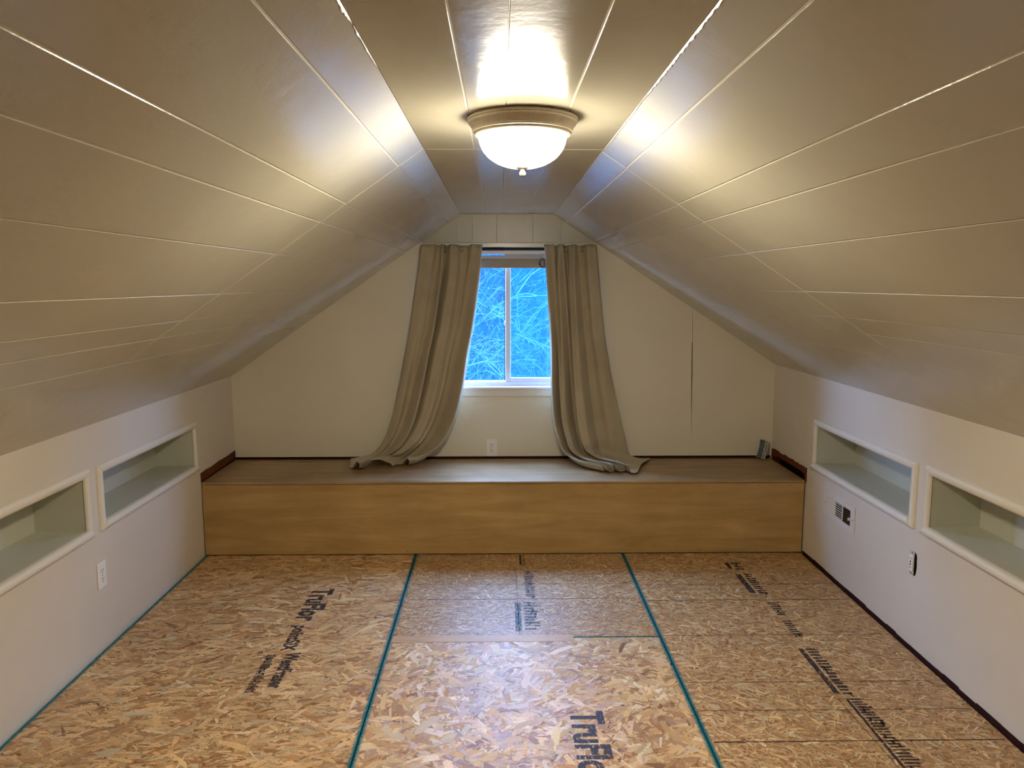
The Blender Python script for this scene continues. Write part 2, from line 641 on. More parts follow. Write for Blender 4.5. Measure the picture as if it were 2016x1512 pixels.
# printed guide lines across the sheets
def guide(parent, x0, x1, y, w=0.0032, slope=0.0):
    mb = MB()
    n = 10
    for k in range(n):
        a, b = x0 + (x1 - x0) * k / n, x0 + (x1 - x0) * (k + 1) / n
        ya, yb = y + slope * (a - x0), y + slope * (b - x0)
        ww = w * random.uniform(0.6, 1.1)
        mb.quad((a, ya - ww / 2, INK_Z), (b, yb - ww / 2, INK_Z), (b, yb + ww / 2, INK_Z), (a, ya + ww / 2, INK_Z))
    return mb.build('printed_guide_line', 'ink_line', parent)


for y, w in ((4.07, 0.003), (3.90, 0.0035), (3.695, 0.005), (3.305, 0.0035), (2.89, 0.0032), (2.685, 0.003), (2.487, 0.0055)):
    guide(P_right, xb + 0.02, xr_end - 0.01, y, w)
for y, w in ((3.725, 0.004), (3.92, 0.0026)):
    guide(P_mid_far, xa + 0.015, xb - 0.015, y, w)


# printed lettering: reads towards the camera, tops of the letters to the right
def lettering(parent, body, size, x, y, mat='ink', bold=0.0, stretch=1.0, shear=0.0):
    cu = bpy.data.curves.new('lettering', 'FONT')
    cu.body = body
    cu.size = size
    cu.offset = bold
    cu.resolution_u = 3
    ob = bpy.data.objects.new('lettering', cu)
    COL.objects.link(ob)
    bpy.context.view_layer.update()
    me = bpy.data.meshes.new_from_object(ob.evaluated_get(bpy.context.evaluated_depsgraph_get()))
    bpy.data.objects.remove(ob)
    bpy.data.curves.remove(cu)
    for v in me.vertices:
        tx, ty = v.co.x * stretch, v.co.y
        v.co = (x + ty + shear * tx, y - tx, INK_Z)
    me.materials.clear()
    me.materials.append(M[mat])
    o = bpy.data.objects.new('printed_lettering', me)
    COL.objects.link(o)
    o.parent = parent
    return o


lettering(P_left, 'TruFlor', 0.150, -0.975, 3.865, bold=0.006, stretch=0.80)
lettering(P_left, 'pointSIX', 0.085, -0.958, 3.435, bold=0.003, stretch=0.82)
lettering(P_left, 'WestFraser', 0.085, -0.925, 3.165, bold=0.003, stretch=0.72)
lettering(P_mid, 'TruFlor', 0.165, 0.262, 2.688, bold=0.006, stretch=0.82)


# unreadable printed bars and comb-like stamps
def comb(parent, x, y_far, y_near, width, pitch=0.018, bar=0.0, mat='ink', jit=0.35, fill=0.55):
    mb = MB()
    y = y_far
    while y > y_near:
        w = width * random.uniform(1 - jit, 1.0)
        h = pitch * random.uniform(fill * 0.6, fill * 1.2)
        mb.quad((x, y - h, INK_Z), (x + w, y - h, INK_Z), (x + w, y, INK_Z), (x, y, INK_Z))
        if random.random() < 0.35:
            s = x + width * random.uniform(0.1, 0.7)
            mb.quad((s, y - pitch * 1.3, INK_Z), (s + width * 0.16, y - pitch * 1.3, INK_Z), (s + width * 0.16, y, INK_Z), (s, y, INK_Z))
        y -= pitch
    if bar:
        mb.quad((x - bar * 1.5, y_near, INK_Z), (x - bar * 0.5, y_near, INK_Z), (x - bar * 0.5, y_far, INK_Z), (x - bar * 1.5, y_far, INK_Z))
    return mb.build('printed_marks', mat, parent)


comb(P_left, -1.005, 3.15, 2.84, 0.045, 0.013, 0, fill=0.7)
comb(P_right, 1.315, 4.215, 4.12, 0.06, 0.03, 0.022)
comb(P_right, 1.335, 4.04, 3.78, 0.05, 0.028, 0.03)
comb(P_right, 1.335, 3.66, 3.52, 0.06, 0.022, 0)
comb(P_right, 1.335, 3.45, 3.29, 0.05, 0.022, 0)
comb(P_right, 1.335, 3.17, 2.80, 0.05, 0.026, 0.022)
comb(P_right, 1.345, 2.76, 2.22, 0.062, 0.018, 0.012, fill=0.6)
comb(P_mid_far, 0.130, 4.10, 3.76, 0.055, 0.024, 0)
comb(P_mid_far, 0.128, 4.36, 4.20, 0.016, 0.03, 0.012)
comb(P_mid_far, 0.115, 3.68, 3.36, 0.075, 0.032, 0.03, mat='ink_green')
mbl = MB()
for (a, b) in ((4.15, 3.74), (3.72, 3.33)):
    mbl.quad((0.085, b, INK_Z), (0.0875, b, INK_Z), (0.0875, a, INK_Z), (0.085, a, INK_Z))
mbl.build('printed_guide_line', 'ink_line', P_mid_far)
mbl = MB()
mbl.quad((1.318, 2.22, INK_Z), (1.3205, 2.22, INK_Z), (1.3005, 2.76, INK_Z), (1.298, 2.76, INK_Z))
mbl.quad((1.298, 2.757, INK_Z), (1.40, 2.757, INK_Z), (1.40, 2.761, INK_Z), (1.298, 2.761, INK_Z))
mbl.build('printed_guide_line', 'ink_line', P_right)

# ---- knee walls with the openings of the recessed shelves
WT = 0.03
FW = 0.036            # width of the half-round frames
NICHES = {            # outer edge of the frames: y0, y1, z0, z1
    'L1': (-1, 3.250, 4.328, 0.525, 0.812),
    'L2': (-1, 2.100, 3.182, 0.520, 0.818),
    'R1': (1, 3.195, 4.285, 0.536, 0.826),
    'R2': (1, 2.030, 3.125, 0.538, 0.834),
}


def knee_wall(side):
    x = XL if side < 0 else XR
    xa_, xb_ = (x - WT, x) if side < 0 else (x, x + WT)
    top = (KL if side < 0 else KR) + 0.012
    holes = [(y0 + FW - 0.004, y1 - FW + 0.004, z0 + FW - 0.004, z1 - FW + 0.004) for s, y0, y1, z0, z1 in NICHES.values() if s == side]
    ys = sorted({Y0 - 0.05, YB + 0.05} | {h[0] for h in holes} | {h[1] for h in holes})
    mb = MB()
    for a, b in zip(ys, ys[1:]):
        hh = [h for h in holes if h[0] <= a + 1e-6 and h[1] >= b - 1e-6]
        if hh:
            h = hh[0]
            mb.box(xa_, xb_, a, b, -0.10, h[2])
            mb.box(xa_, xb_, a, b, h[3], top)
        else:
            mb.box(xa_, xb_, a, b, -0.10, top)
    bm = None
    return mb.build('wall_left' if side < 0 else 'wall_right', 'wall')


WL, WR = knee_wall(-1), knee_wall(1)
tag(WL, 'low white knee wall with two recessed shelves and an outlet', kind='structure')
tag(WR, 'low white knee wall with vent and broken outlet', kind='structure')


# ---- gable wall with the window opening
WX0, WX1, WZ0, WZ1 = -0.335, 0.430, 0.918, 1.812
mb = MB()
cuts = [XL - 0.04, WX0, CL, CR, WX1, XR + 0.04]
for a, b in zip(cuts, cuts[1:]):
    ra, rb = roof(a) + 0.02, roof(b) + 0.02
    if a >= WX0 - 1e-6 and b <= WX1 + 1e-6:
        mb.prism([(a, -0.1), (b, -0.1), (b, WZ0), (a, WZ0)], 1, YB, YB + 0.12)
        mb.prism([(a, WZ1), (b, WZ1), (b, rb), (a, ra)], 1, YB, YB + 0.12)
    else:
        mb.prism([(a, -0.1), (b, -0.1), (b, rb), (a, ra)], 1, YB, YB + 0.12)
WBK = mb.build('wall_back', 'gable')
tag(WBK, 'cream gable wall with the window', kind='structure')
# open joint in the plasterboard right of the window
mb = MB()
yz = [(1.243, 1.405, 0.0004), (1.2455, 1.30, 0.001), (1.248, 1.215, 0.0006), (1.2475, 1.20, 0.0022), (1.251, 1.0, 0.0028), (1.2535, 0.84, 0.002), (1.256, 0.72, 0.0009), (1.258, 0.60, 0.0004)]
for (x0, z0, w0), (x1, z1, w1) in zip(yz, yz[1:]):
    mb.quad((x0 - w0, YB - 0.0006, z0), (x0 + w0, YB - 0.0006, z0), (x1 + w1, YB - 0.0006, z1), (x1 - w1, YB - 0.0006, z1))
mb.build('plaster_crack', 'dark_brown', WBK)
# vertical boards above the window
edges = [-0.50, -0.273, -0.173, -0.019, 0.210, 0.387, 0.64]
for a, b in zip(edges, edges[1:]):
    g = 0.0012
    pts = [(a + g, 1.843), (b - g, 1.843)]
    top = [(b - g, roof(b - g) - 0.001)]
    for c in (CR, CL):
        if a + g < c < b - g:
            top.append((c, ZC - 0.001))
    top.append((a + g, roof(a + g) - 0.001))
    # keep only what lies under the slopes
    poly = [p for p in pts + top if p[1] >= 1.843]
    if a == -0.50:
        xs = CL - (ZC - 1.843) * (CL - XL) / (ZC - KL)
        poly = [(xs, 1.843), (b - g, 1.843), (b - g, roof(b - g) - 0.001)]
    if b == 0.64:
        xs = CR + (ZC - 1.843) * (XR - CR) / (ZC - KR)
        poly = [(a + g, 1.843), (xs, 1.843), (a + g, roof(a + g) - 0.001)]
    MB().prism(poly, 1, YB - 0.006, YB + 0.01).build('board', 'gable_panel', WBK, bevel=0.0008)

# ---- wall behind the camera
WF = MB()
cuts = [XL - 0.04, CL, CR, XR + 0.04]
for a, b in zip(cuts, cuts[1:]):
    WF.prism([(a, -0.1), (b, -0.1), (b, roof(b) + 0.02), (a, roof(a) + 0.02)], 1, Y0 - 0.05, Y0)
WF = WF.build('wall_front', 'wall')
tag(WF, 'plain white end wall', kind='structure')

# ---- ceiling: backing (shows as the filled seams, paled for the light they catch) and its painted panels
REC = 0.0016
mb = MB()


def edge_pts(side):
    a = Vector((CL, 0, ZC)) if side < 0 else Vector((CR, 0, ZC))
    b = Vector((XL, 0, KL)) if side < 0 else Vector((XR, 0, KR))
    d = (b - a).normalized()
    n = Vector((d.z, 0, -d.x)) if side < 0 else Vector((-d.z, 0, d.x))
    if n.z > 0:
        n = -n
    return a, d, n, (b - a).length


for side in (-1, 1):
    a, d, n, ln = edge_pts(side)
    p0 = a - n * REC
    p1 = a + d * (ln + 0.06) - n * REC
    mb.prism([(p0.x, p0.z), (p1.x, p1.z), (p1.x - n.x * 0.04, p1.z - n.z * 0.04), (p0.x, p0.z + 0.05)], 1, Y0 - 0.05, YB + 0.12)
mb.box(CL, CR, Y0 - 0.05, YB + 0.12, ZC + REC, ZC + 0.05)
CEIL = mb.build('ceiling', 'caulk')
tag(CEIL, 'greige panelled attic ceiling with sloped sides and a narrow flat top', kind='structure')


def panel(origin, d, n, s0, s1, y0, y1, g=0.0042, gs0=None, gs1=None, mat='ceil'):
    """a thin board with chamfered edges on the plane origin + s*d, facing n"""
    c = 0.0012
    ga = g / 2 if gs0 is None else gs0
    gb = g / 2 if gs1 is None else gs1
    gy = 0.0020
    off = random.uniform(0, 0.0007)
    vs = []
    for ins, dep in ((0.0, -0.004), (0.0, -0.0012 + off), (c, off)):
        for s, y in ((s0 + ga + ins, y0 + gy + ins), (s1 - gb - ins, y0 + gy + ins), (s1 - gb - ins, y1 - gy - ins), (s0 + ga + ins, y1 - gy - ins)):
            p = origin + d * s + n * dep
            vs.append((p.x, y, p.z))
    m = MB()
    m.v = vs
    for r in (0, 4):
        for k in range(4):
            m.f.append((r + k, r + (k + 1) % 4, r + 4 + (k + 1) % 4, r + 4 + k))
    m.f.append((8, 9, 10, 11))
    m.f.append((3, 2, 1, 0))
    m.mi = [0] * len(m.f)
    return m.build('ceiling_panel', mat, CEIL)


SEAM = {-1: [0.0, 0.101, 0.310, 0.414, 0.595, 0.825, 0.980, 1.085, 1.232], 1: [0.0, 0.098, 0.309, 0.415, 0.601, 0.838, 0.998, 1.104, 1.268]}
YJ = {-1: 2.575, 1: 2.632}
for side in (-1, 1):
    a, d, n, ln = edge_pts(side)
    ss = SEAM[side]
    for i in range(len(ss)):
        s0 = ss[i]
        s1 = ss[i + 1] if i + 1 < len(ss) else ln + 0.01
        last = i + 1 == len(ss)
        wid = [0.0, 0.0020, 0.0018, 0.0018, 0.0016, 0.0014, 0.0012, 0.0010, 0.0008][i]
        wid1 = 0.0 if last else [0.0, 0.0020, 0.0018, 0.0018, 0.0016, 0.0014, 0.0012, 0.0010, 0.0008][i + 1]
        if last:
            panel(a, d, n, s0, s1, Y0 - 0.02, YB + 0.01, gs0=wid, gs1=0)
        else:
            sh = 0.004 if side > 0 and i else 0.0
            panel(a, d, n, s0, s1, Y0 - 0.02, YJ[side], gs0=wid, gs1=wid1)
            panel(a, d, n, s0 + sh, s1 + (sh if not last and i + 2 < len(ss) else 0), YJ[side], YB + 0.01, gs0=wid * 0.45, gs1=wid1 * 0.45)
fl = [CL, -0.081, 0.016, 0.1755, CR]
fg = [0, 0.0020, 0.0005, 0.0020, 0]
for i in range(4):
    for (ya, yb, k) in ((Y0 - 0.02, 2.592, 1.0), (2.592, YB + 0.01, 0.35)):
        panel(Vector((0, 0, ZC)), Vector((1, 0, 0)), Vector((0, 0, -1)), fl[i], fl[i + 1], ya, yb, gs0=fg[i] * k, gs1=fg[i + 1] * k)


# rough caulk beads on the flat strip's edges; pale spans paint the highlights there
def bead(name, x, spans, dirx):
    m = MB()
    for (ya, yb, w0, w1) in spans:
        n_ = int((yb - ya) / 0.009)
        pts = []
        for k in range(n_ + 1):
            t = k / n_
            w = (w0 + (w1 - w0) * t) * random.uniform(0.45, 1.25) * (min(1, 6 * t, 6 * (1 - t)) * 0.8 + 0.2)
            pts.append((ya + (yb - ya) * t, w))
        for (y1, wa), (y2, wb) in zip(pts, pts[1:]):
            zz = 0.66
            for (e0, e1, h0, h1) in ((0.0, 0.55, 0.0010, 0.0028), (0.55, 1.0, 0.0028, 0.0010)):
                f0 = lambda w, e, h: (x + dirx * w * e, ZC - w * e * zz - h)
                A, B = f0(wa, e0, h0), f0(wa, e1, h1)
                C_, D = f0(wb, e1, h1), f0(wb, e0, h0)
                m.quad((A[0], y1, A[1]), (B[0], y1, B[1]), (C_[0], y2, C_[1]), (D[0], y2, D[1]))
    return tag(m.build(name, 'caulk'), 'rough line of pale caulk with painted-in highlights along the edge of the flat ceiling strip', kind='structure')


bead('trim_1', CL, [(1.10, 1.36, 0.008, 0.005), (1.37, 1.62, 0.003, 0.002)], -1)
bead('trim_2', CR, [(0.9, 1.9, 0.0055, 0.005), (1.9, 2.62, 0.005, 0.003), (2.62, 3.2, 0.002, 0.001)], 1)

# ---- bare strips where the base mouldings were taken off
o = MB()
pts = [(4.372, 0.444), (4.372, 0.497), (4.45, 0.501), (4.54, 0.497), (4.66, 0.503), (4.80, 0.500), (4.956, 0.505), (4.956, 0.444)]
o.prism(pts, 0, XL + 0.0005, XL + 0.004)
BBL = tag(o.build('baseboard_left', 'bare'), 'bare reddish brown strip above the bench on the left', kind='structure')
MB().prism([(4.372, 0.4425), (4.372, 0.450), (4.956, 0.458), (4.956, 0.4425)], 0, XL + 0.0042, XL + 0.0052).build('shadow_gap', 'dark_brown', BBL)
o = MB()
pts = [(4.365, 0.43), (4.365, 0.517)]
yy = 4.365
while yy < 4.93:
    yy += random.uniform(0.025, 0.06)
    pts.append((min(yy, 4.95), 0.517 + random.uniform(-0.004, 0.005) - 0.012 * (yy - 4.365)))
pts.append((4.952, 0.43))
o.prism(pts, 0, XR - 0.003, XR - 0.0005)
BBR = tag(o.build('baseboard_right', 'bare'), 'torn reddish brown strip above the bench on the right', kind='structure')
o = MB()
o.prism([(4.395, 0.4425), (4.395, 0.474), (4.48, 0.480), (4.66, 0.479), (4.83, 0.476), (4.88, 0.462), (4.905, 0.4425)], 0, XR - 0.0042, XR - 0.0031)
o.build('open_gap', 'black_gap', BBR)
o = MB()
o.prism([(4.78, 0.4425), (4.79, 0.470), (4.90, 0.468), (4.915, 0.4425)], 0, XR - 0.0046, XR - 0.0043)
o.build('torn_edge', 'dark_brown', BBR)
tag(MB().box(XL + 0.006, XR - 0.006, YB - 0.004, YB - 0.0005, 0.43, 0.4585).build('baseboard_back', 'dark_brown'), 'thin dark brown strip along the back of the bench', kind='structure')
o = MB()
yy = Y0 + 0.01
while yy < YF - 0.01:
    y2 = min(yy + random.uniform(0.05, 0.12), YF - 0.004)
    h1 = random.uniform(0.014, 0.02)
    o.box(XR - 0.003, XR - 0.0003, yy, y2, -0.016, h1)
    yy = y2
tag(o.build('trim_3', 'dark_brown'), 'dark brown strip at the foot of the right wall', kind='structure')


# ================================================================== RECESSED SHELVES
def half_round(side, x, y0, y1, z0, z1, which, w, h):
    """one mitred side of a half-round frame lying on the wall plane x"""
    seg = 8
    prof = []
    for k in range(seg + 1):
        t = math.pi * k / seg
        prof.append((w * (1 - math.cos(t)) / 2, h * math.sin(t) ** 0.8))
    m = MB()
    ring = []
    for (u, e) in prof:
        X = x - side * e
        if which == 'bottom':
            ring.append(((X, y0 + u, z0 + u), (X, y1 - u, z0 + u)))
        elif which == 'top':
            ring.append(((X, y0 + u, z1 - u), (X, y1 - u, z1 - u)))
        elif which == 'near':
            ring.append(((X, y0 + u, z0 + u), (X, y0 + u, z1 - u)))
        else:
            ring.append(((X, y1 - u, z0 + u), (X, y1 - u, z1 - u)))
    for (a, b), (c, d) in zip(ring, ring[1:]):
        m.quad(a, b, d, c)
    m.quad(*[r[0] for r in ring])
    m.quad(*[r[1] for r in reversed(ring)])
    # flat back reaching into the opening
    bm_ = m
    return bm_


def recessed_shelf(key, label):
    side, y0, y1, z0, z1 = NICHES[key]
    x = XL if side < 0 else XR
    root = thing('recessed_shelf', (x, (y0 + y1) / 2, z0), label, 'wall niche', 'recessed shelves in the knee walls')
    iy0, iy1, iz0, iz1 = y0 + FW, y1 - FW, z0 + FW, z1 - FW
    D = 0.215
    xi, xo = x + side * 0.001, x + side * D
    a, b = min(xi, xo), max(xi, xo)
    t = 0.012
    e = 0.004
    MB().box(a + (0 if side > 0 else -t), b + (t if side > 0 else 0), iy0 - e - t, iy1 + e + t, iz0 - t - e + 0.004, iz0 + 0.0).build('shelf_board', 'niche', root)
    MB().box(a + (0 if side > 0 else -t), b + (t if side > 0 else 0), iy0 - e - t, iy1 + e + t, iz1, iz1 + t).build('top_panel', 'niche', root)
    xb0, xb1 = (xo, xo + t) if side > 0 else (xo - t, xo)
    MB().box(xb0, xb1, iy0 - e - t, iy1 + e + t, iz0 - t, iz1 + t).build('back_panel', 'niche', root)
    for ya, yb in ((iy0 - t, iy0), (iy1, iy1 + t)):
        MB().box(a, b, ya, yb, iz0 - t, iz1 + t).build('side_panel', 'niche', root)
    for wh, nm, hh in (('bottom', 'frame_rail', 0.026), ('top', 'frame_rail', 0.017), ('near', 'frame_stile', 0.016), ('far', 'frame_stile', 0.016)):
        half_round(side, x - side * 0.0004, y0, y1, z0, z1, wh, FW + 0.003, hh).build(nm, 'gloss', root, smooth=True)
    return root


recessed_shelf('L1', 'empty recessed wall shelf with white frame, left wall, nearest the plywood bench')
recessed_shelf('L2', 'empty recessed wall shelf at the left edge of the photo, above the wall outlet')
recessed_shelf('R1', 'empty recessed wall shelf with white frame above the air vent')
recessed_shelf('R2', 'empty recessed wall shelf at the right edge of the photo, above the broken outlet')

# ================================================================== WINDOW
win = thing('window_1', ((WX0 + WX1) / 2, YB, WZ0), 'white sliding window with two panes behind the curtains', None, None, 'structure')
FY0, FY1 = YB + 0.045, YB + 0.115
fr = 0.030
for nm, bx in (('frame_jamb', (WX0, WX0 + fr, FY0, FY1, WZ0, WZ1)), ('frame_jamb', (WX1 - fr, WX1, FY0, FY1, WZ0, WZ1)),
               ('frame_head', (WX0 + fr, WX1 - fr, FY0, FY1, WZ1 - fr, WZ1)), ('frame_sill', (WX0 + fr, WX1 - fr, FY0, FY1, WZ0, WZ0 + 0.030))):
    MB().box(*bx).build(nm, 'vinyl', win, bevel=0.003)
zb, zt = WZ0 + 0.030, WZ1 - fr
# left pane sits in the outer track
MB().box(0.030, 0.046, FY0 + 0.036, FY1 - 0.01, zb, zt).build('meeting_stile', 'rod', win, bevel=0.002)
MB().box(WX0 + fr, 0.032, FY0 + 0.048, FY0 + 0.053, zb, zt).build('pane', 'glass', win)
# right sash in the inner track
sx0, sx1 = 0.036, WX1 - fr
for nm, bx in (('sash_stile', (sx0, sx0 + 0.034, FY0 + 0.002, FY0 + 0.032, zb, zt)), ('sash_stile', (sx1 - 0.034, sx1, FY0 + 0.002, FY0 + 0.032, zb, zt)),
               ('sash_rail', (sx0 + 0.034, sx1 - 0.034, FY0 + 0.002, FY0 + 0.032, zb, zb + 0.024)), ('sash_rail', (sx0 + 0.034, sx1 - 0.034, FY0 + 0.002, FY0 + 0.032, zt - 0.024, zt))):
    MB().box(*bx).build(nm, 'vinyl', win, bevel=0.003)
MB().box(sx0 + 0.032, sx1 - 0.032, FY0 + 0.014, FY0 + 0.019, zb + 0.022, zt - 0.022).build('pane', 'glass_haze', win)
MB().box(0.028, 0.038, FY0 + 0.006, FY0 + 0.024, 1.315, 1.345).build('latch', 'vinyl', win, bevel=0.002)
# stool, apron and head board
MB().box(WX0 - 0.03, WX1 + 0.03, YB - 0.018, FY0, WZ0 - 0.014, WZ0 + 0.002).build('window_sill', 'vinyl', win, bevel=0.003)
MB().box(WX0 - 0.02, WX1 + 0.02, YB - 0.010, YB - 0.0005, 0.858, WZ0 - 0.0145).build('apron', 'gloss', win, bevel=0.003)
xs0 = CL - (ZC - 1.845) * (CL - XL) / (ZC - KL) + 0.012
xs1 = CR + (ZC - 1.845) * (XR - CR) / (ZC - KR) - 0.012
MB().box(xs0, xs1, YB - 0.016, YB - 0.0005, 1.812, 1.842).build('head_board', 'gloss', win, bevel=0.003)

# raised shade
sh = thing('window_shade', (0.047, YB + 0.02, 1.68), 'raised shade with grey beige bottom rail at the top of the window', 'blind')
MB().box(WX0 + 0.006, WX1 - 0.006, YB + 0.006, YB + 0.040, 1.772, 1.806).build('head_rail', 'vinyl', sh, bevel=0.003)
mb = MB()
for k in range(4):
    z = 1.7420 + 0.0075 * k
    if k < 3:
        mb.box(WX0 + 0.010, WX1 - 0.010, YB + 0.008, YB + 0.036, z, z + 0.0068)
    else:
        mb.box(0.03, WX1 - 0.010, YB + 0.008, YB + 0.036, z, 1.7715)
mb.build('folded_fabric', 'shade_fabric', sh)
MB().box(WX0 + 0.010, WX1 - 0.010, YB + 0.006, YB + 0.034, 1.684, 1.742).build('bottom_rail', 'shade', sh, bevel=0.004)
mb = MB()
for k in range(3):
    pts = [(0.268 + 0.018 * math.cos(a) + 0.004 * k, YB - 0.001 + 0.001 * k, 1.715 + (0.022 + 0.004 * k) * math.sin(a)) for a in [i * math.pi / 9 for i in range(19)]]
    mb.tube(pts, 0.0012, 5)
mb.tube([(0.272, YB + 0.002, 1.775), (0.262, YB - 0.001, 1.755), (0.268, YB - 0.001, 1.735)], 0.0012, 5)
mb.build('pull_cord', 'rod', sh, smooth=True)

# ================================================================== OUTSIDE
mb = MB()
nx, ny = 14, 10
for i in range(nx):
    for j in range(ny):
        def P(i, j):
            x = -11 + 22 * i / nx
            t = j / ny
            y = 9.2 + 7.5 * t
            z = -3.5 + 9.0 * t + 0.35 * math.sin(i * 1.7 + j * 2.3) + 0.25 * math.sin(i * 0.6 - j * 1.1)
            return (x, y, z)
        mb.quad(P(i, j), P(i + 1, j), P(i + 1, j + 1), P(i, j + 1))
mb.box(-11, 11, 5.6, 9.3, -3.7, -3.45)
tag(mb.build('wooded_bank', 'bank', smooth='full'), 'dim blue wooded bank beyond the window', kind='structure')

R2 = random.Random(5)


def twig(mb, p, d, length, r, depth, droop):
    n = max(5, int(length / 0.10))
    pts, rad = [], []
    q = Vector(p)
    dd = Vector(d).normalized()
    for k in range(n + 1):
        pts.append(tuple(q))
        rad.append(max(0.0016, r * (1 - 0.8 * k / n)))
        dd = (dd + Vector((R2.gauss(0, 0.16), R2.gauss(0, 0.16), R2.gauss(0, 0.16) - droop))).normalized()
        q = q + dd * (length / n)
        if depth > 0 and 0 < k < n and R2.random() < 0.55:
            nd = (dd + Vector((R2.gauss(0, 0.7), R2.gauss(0, 0.5), R2.gauss(0, 0.7)))).normalized()
            twig(mb, q, nd, length * R2.uniform(0.35, 0.6), r * 0.55, depth - 1, droop)
    mb.tube(pts, rad, 4, caps=False)


mb = MB()
for k in range(34):        # larger bare branches
    y = R2.uniform(7.0, 9.3)
    x = R2.uniform(-1.1, 1.5) * y / 7
    z = R2.uniform(-0.6, 2.4)
    d = Vector((R2.gauss(0, 1), R2.gauss(0, 0.3), R2.gauss(0.2, 0.8)))
    twig(mb, (x, y, z), d, R2.uniform(0.9, 1.9), R2.uniform(0.006, 0.011), 2, 0.03)
for k in range(85):       # fine growth lower left
    y = R2.uniform(6.6, 8.8)
    x = R2.uniform(-0.9, 0.35)
    z = R2.uniform(-0.2, 1.6)
    d = Vector((R2.gauss(0, 1), R2.gauss(0, 0.3), R2.gauss(0, 0.8)))
    twig(mb, (x, y, z), d, R2.uniform(0.5, 1.0), R2.uniform(0.0035, 0.006), 2, 0.05)
for k in range(5200):
    y = R2.uniform(7.2, 9.6)
    x = (R2.uniform(-1.0, 0.75) + R2.gauss(0, 0.15)) * y / 7.5
    z = R2.triangular(-0.6, 2.3, 0.2)
    c = Vector((x, y, z))
    u = Vector((R2.gauss(0, 1), R2.gauss(0, 1), R2.gauss(0, 1))).normalized() * R2.uniform(0.012, 0.03)
    w = u.cross(Vector((R2.gauss(0, 1), R2.gauss(0, 1), R2.gauss(0, 1)))).normalized() * R2.uniform(0.006, 0.014)
    mb.quad(c - u, c + w, c + u, c - w, mat=1)
tag(mb.build('thicket', ['bark', 'leaf'], smooth='full'), 'tangle of pale bare branches and small leaves outside the window', 'thicket', kind='stuff')

# ================================================================== PLYWOOD BENCH
bx0, bx1 = XL + 0.0055, XR - 0.008
bench = thing('plywood_bench', ((bx0 + bx1) / 2, (YF + YB) / 2, 0.0015), 'long low plywood platform bench under the window', 'bench')
MB().box(bx0, bx1, YF, YF + 0.012, 0.006, ZT - 0.0155).build('front_panel', 'ply', bench, bevel=0.001)
MB().box(bx0 + 0.002, bx1 - 0.002, YF - 0.003, YB - 0.006, ZT - 0.0125, ZT).build('top_panel', 'ply_top', bench, bevel=0.0012)
MB().box(bx0 + 0.004, bx1 - 0.006, YF + 0.0015, YF + 0.02, ZT - 0.016, ZT - 0.0122).build('top_edge', 'dark_brown', bench)
MB().box(bx0 + 0.004, bx1 - 0.004, YF + 0.004, YF + 0.03, 0.0015, 0.010).build('plinth', 'dark_brown', bench)
MB().box(bx0 + 0.004, bx1 - 0.001, YF + 0.014, YB - 0.008, 0.0015, 0.30).build('inner_frame', 'black_gap', bench)
mb = None
for x in (-1.60, -1.15, -0.55, 0.05, 0.62, 1.18, 1.52, 1.70):
    for z in ((ZT - 0.030, 0.022) if abs(x) < 1.6 else (ZT - 0.030,)):
        s = MB()
        s.lathe([(0, -0.0006), (0.0028, -0.0006), (0.0034, 0.0)], 8)
        s.v = [(x + a, YF - 0.0004 + c, z + b) for a, b, c in s.v]
        s.build('screw', 'screw', bench)


# ================================================================== CURTAINS
CL_GUIDE = [[(-0.491, 4.885, 1.826), (-0.516, 4.885, 1.644), (-0.566, 4.88, 1.326), (-0.601, 4.875, 1.133), (-0.639, 4.87, 0.938), (-0.684, 4.86, 0.743), (-0.74, 4.87, 0.602), (-0.809, 4.88, 0.507), (-0.89, 4.89, 0.471), (-0.969, 4.89, 0.455)],
            [(-0.387, 4.885, 1.826), (-0.411, 4.885, 1.644), (-0.46, 4.88, 1.326), (-0.501, 4.875, 1.133), (-0.542, 4.87, 0.938), (-0.59, 4.86, 0.743), (-0.645, 4.84, 0.608), (-0.736, 4.83, 0.501), (-0.842, 4.798, 0.458), (-0.908, 4.636, 0.452)],
            [(-0.288, 4.885, 1.826), (-0.306, 4.885, 1.644), (-0.361, 4.88, 1.325), (-0.408, 4.875, 1.132), (-0.452, 4.87, 0.938), (-0.509, 4.86, 0.743), (-0.578, 4.82, 0.612), (-0.677, 4.82, 0.503), (-0.756, 4.822, 0.462), (-0.804, 4.70, 0.452)],
            [(-0.196, 4.885, 1.826), (-0.214, 4.885, 1.644), (-0.264, 4.88, 1.325), (-0.311, 4.875, 1.132), (-0.351, 4.87, 0.938), (-0.411, 4.86, 0.742), (-0.474, 4.82, 0.612), (-0.573, 4.82, 0.51), (-0.644, 4.812, 0.464), (-0.673, 4.72, 0.452)],
            [(-0.108, 4.885, 1.826), (-0.124, 4.885, 1.644), (-0.171, 4.88, 1.325), (-0.208, 4.875, 1.132), (-0.238, 4.87, 0.937), (-0.288, 4.86, 0.742), (-0.353, 4.84, 0.607), (-0.438, 4.83, 0.507), (-0.506, 4.793, 0.458), (-0.571, 4.737, 0.452)]]
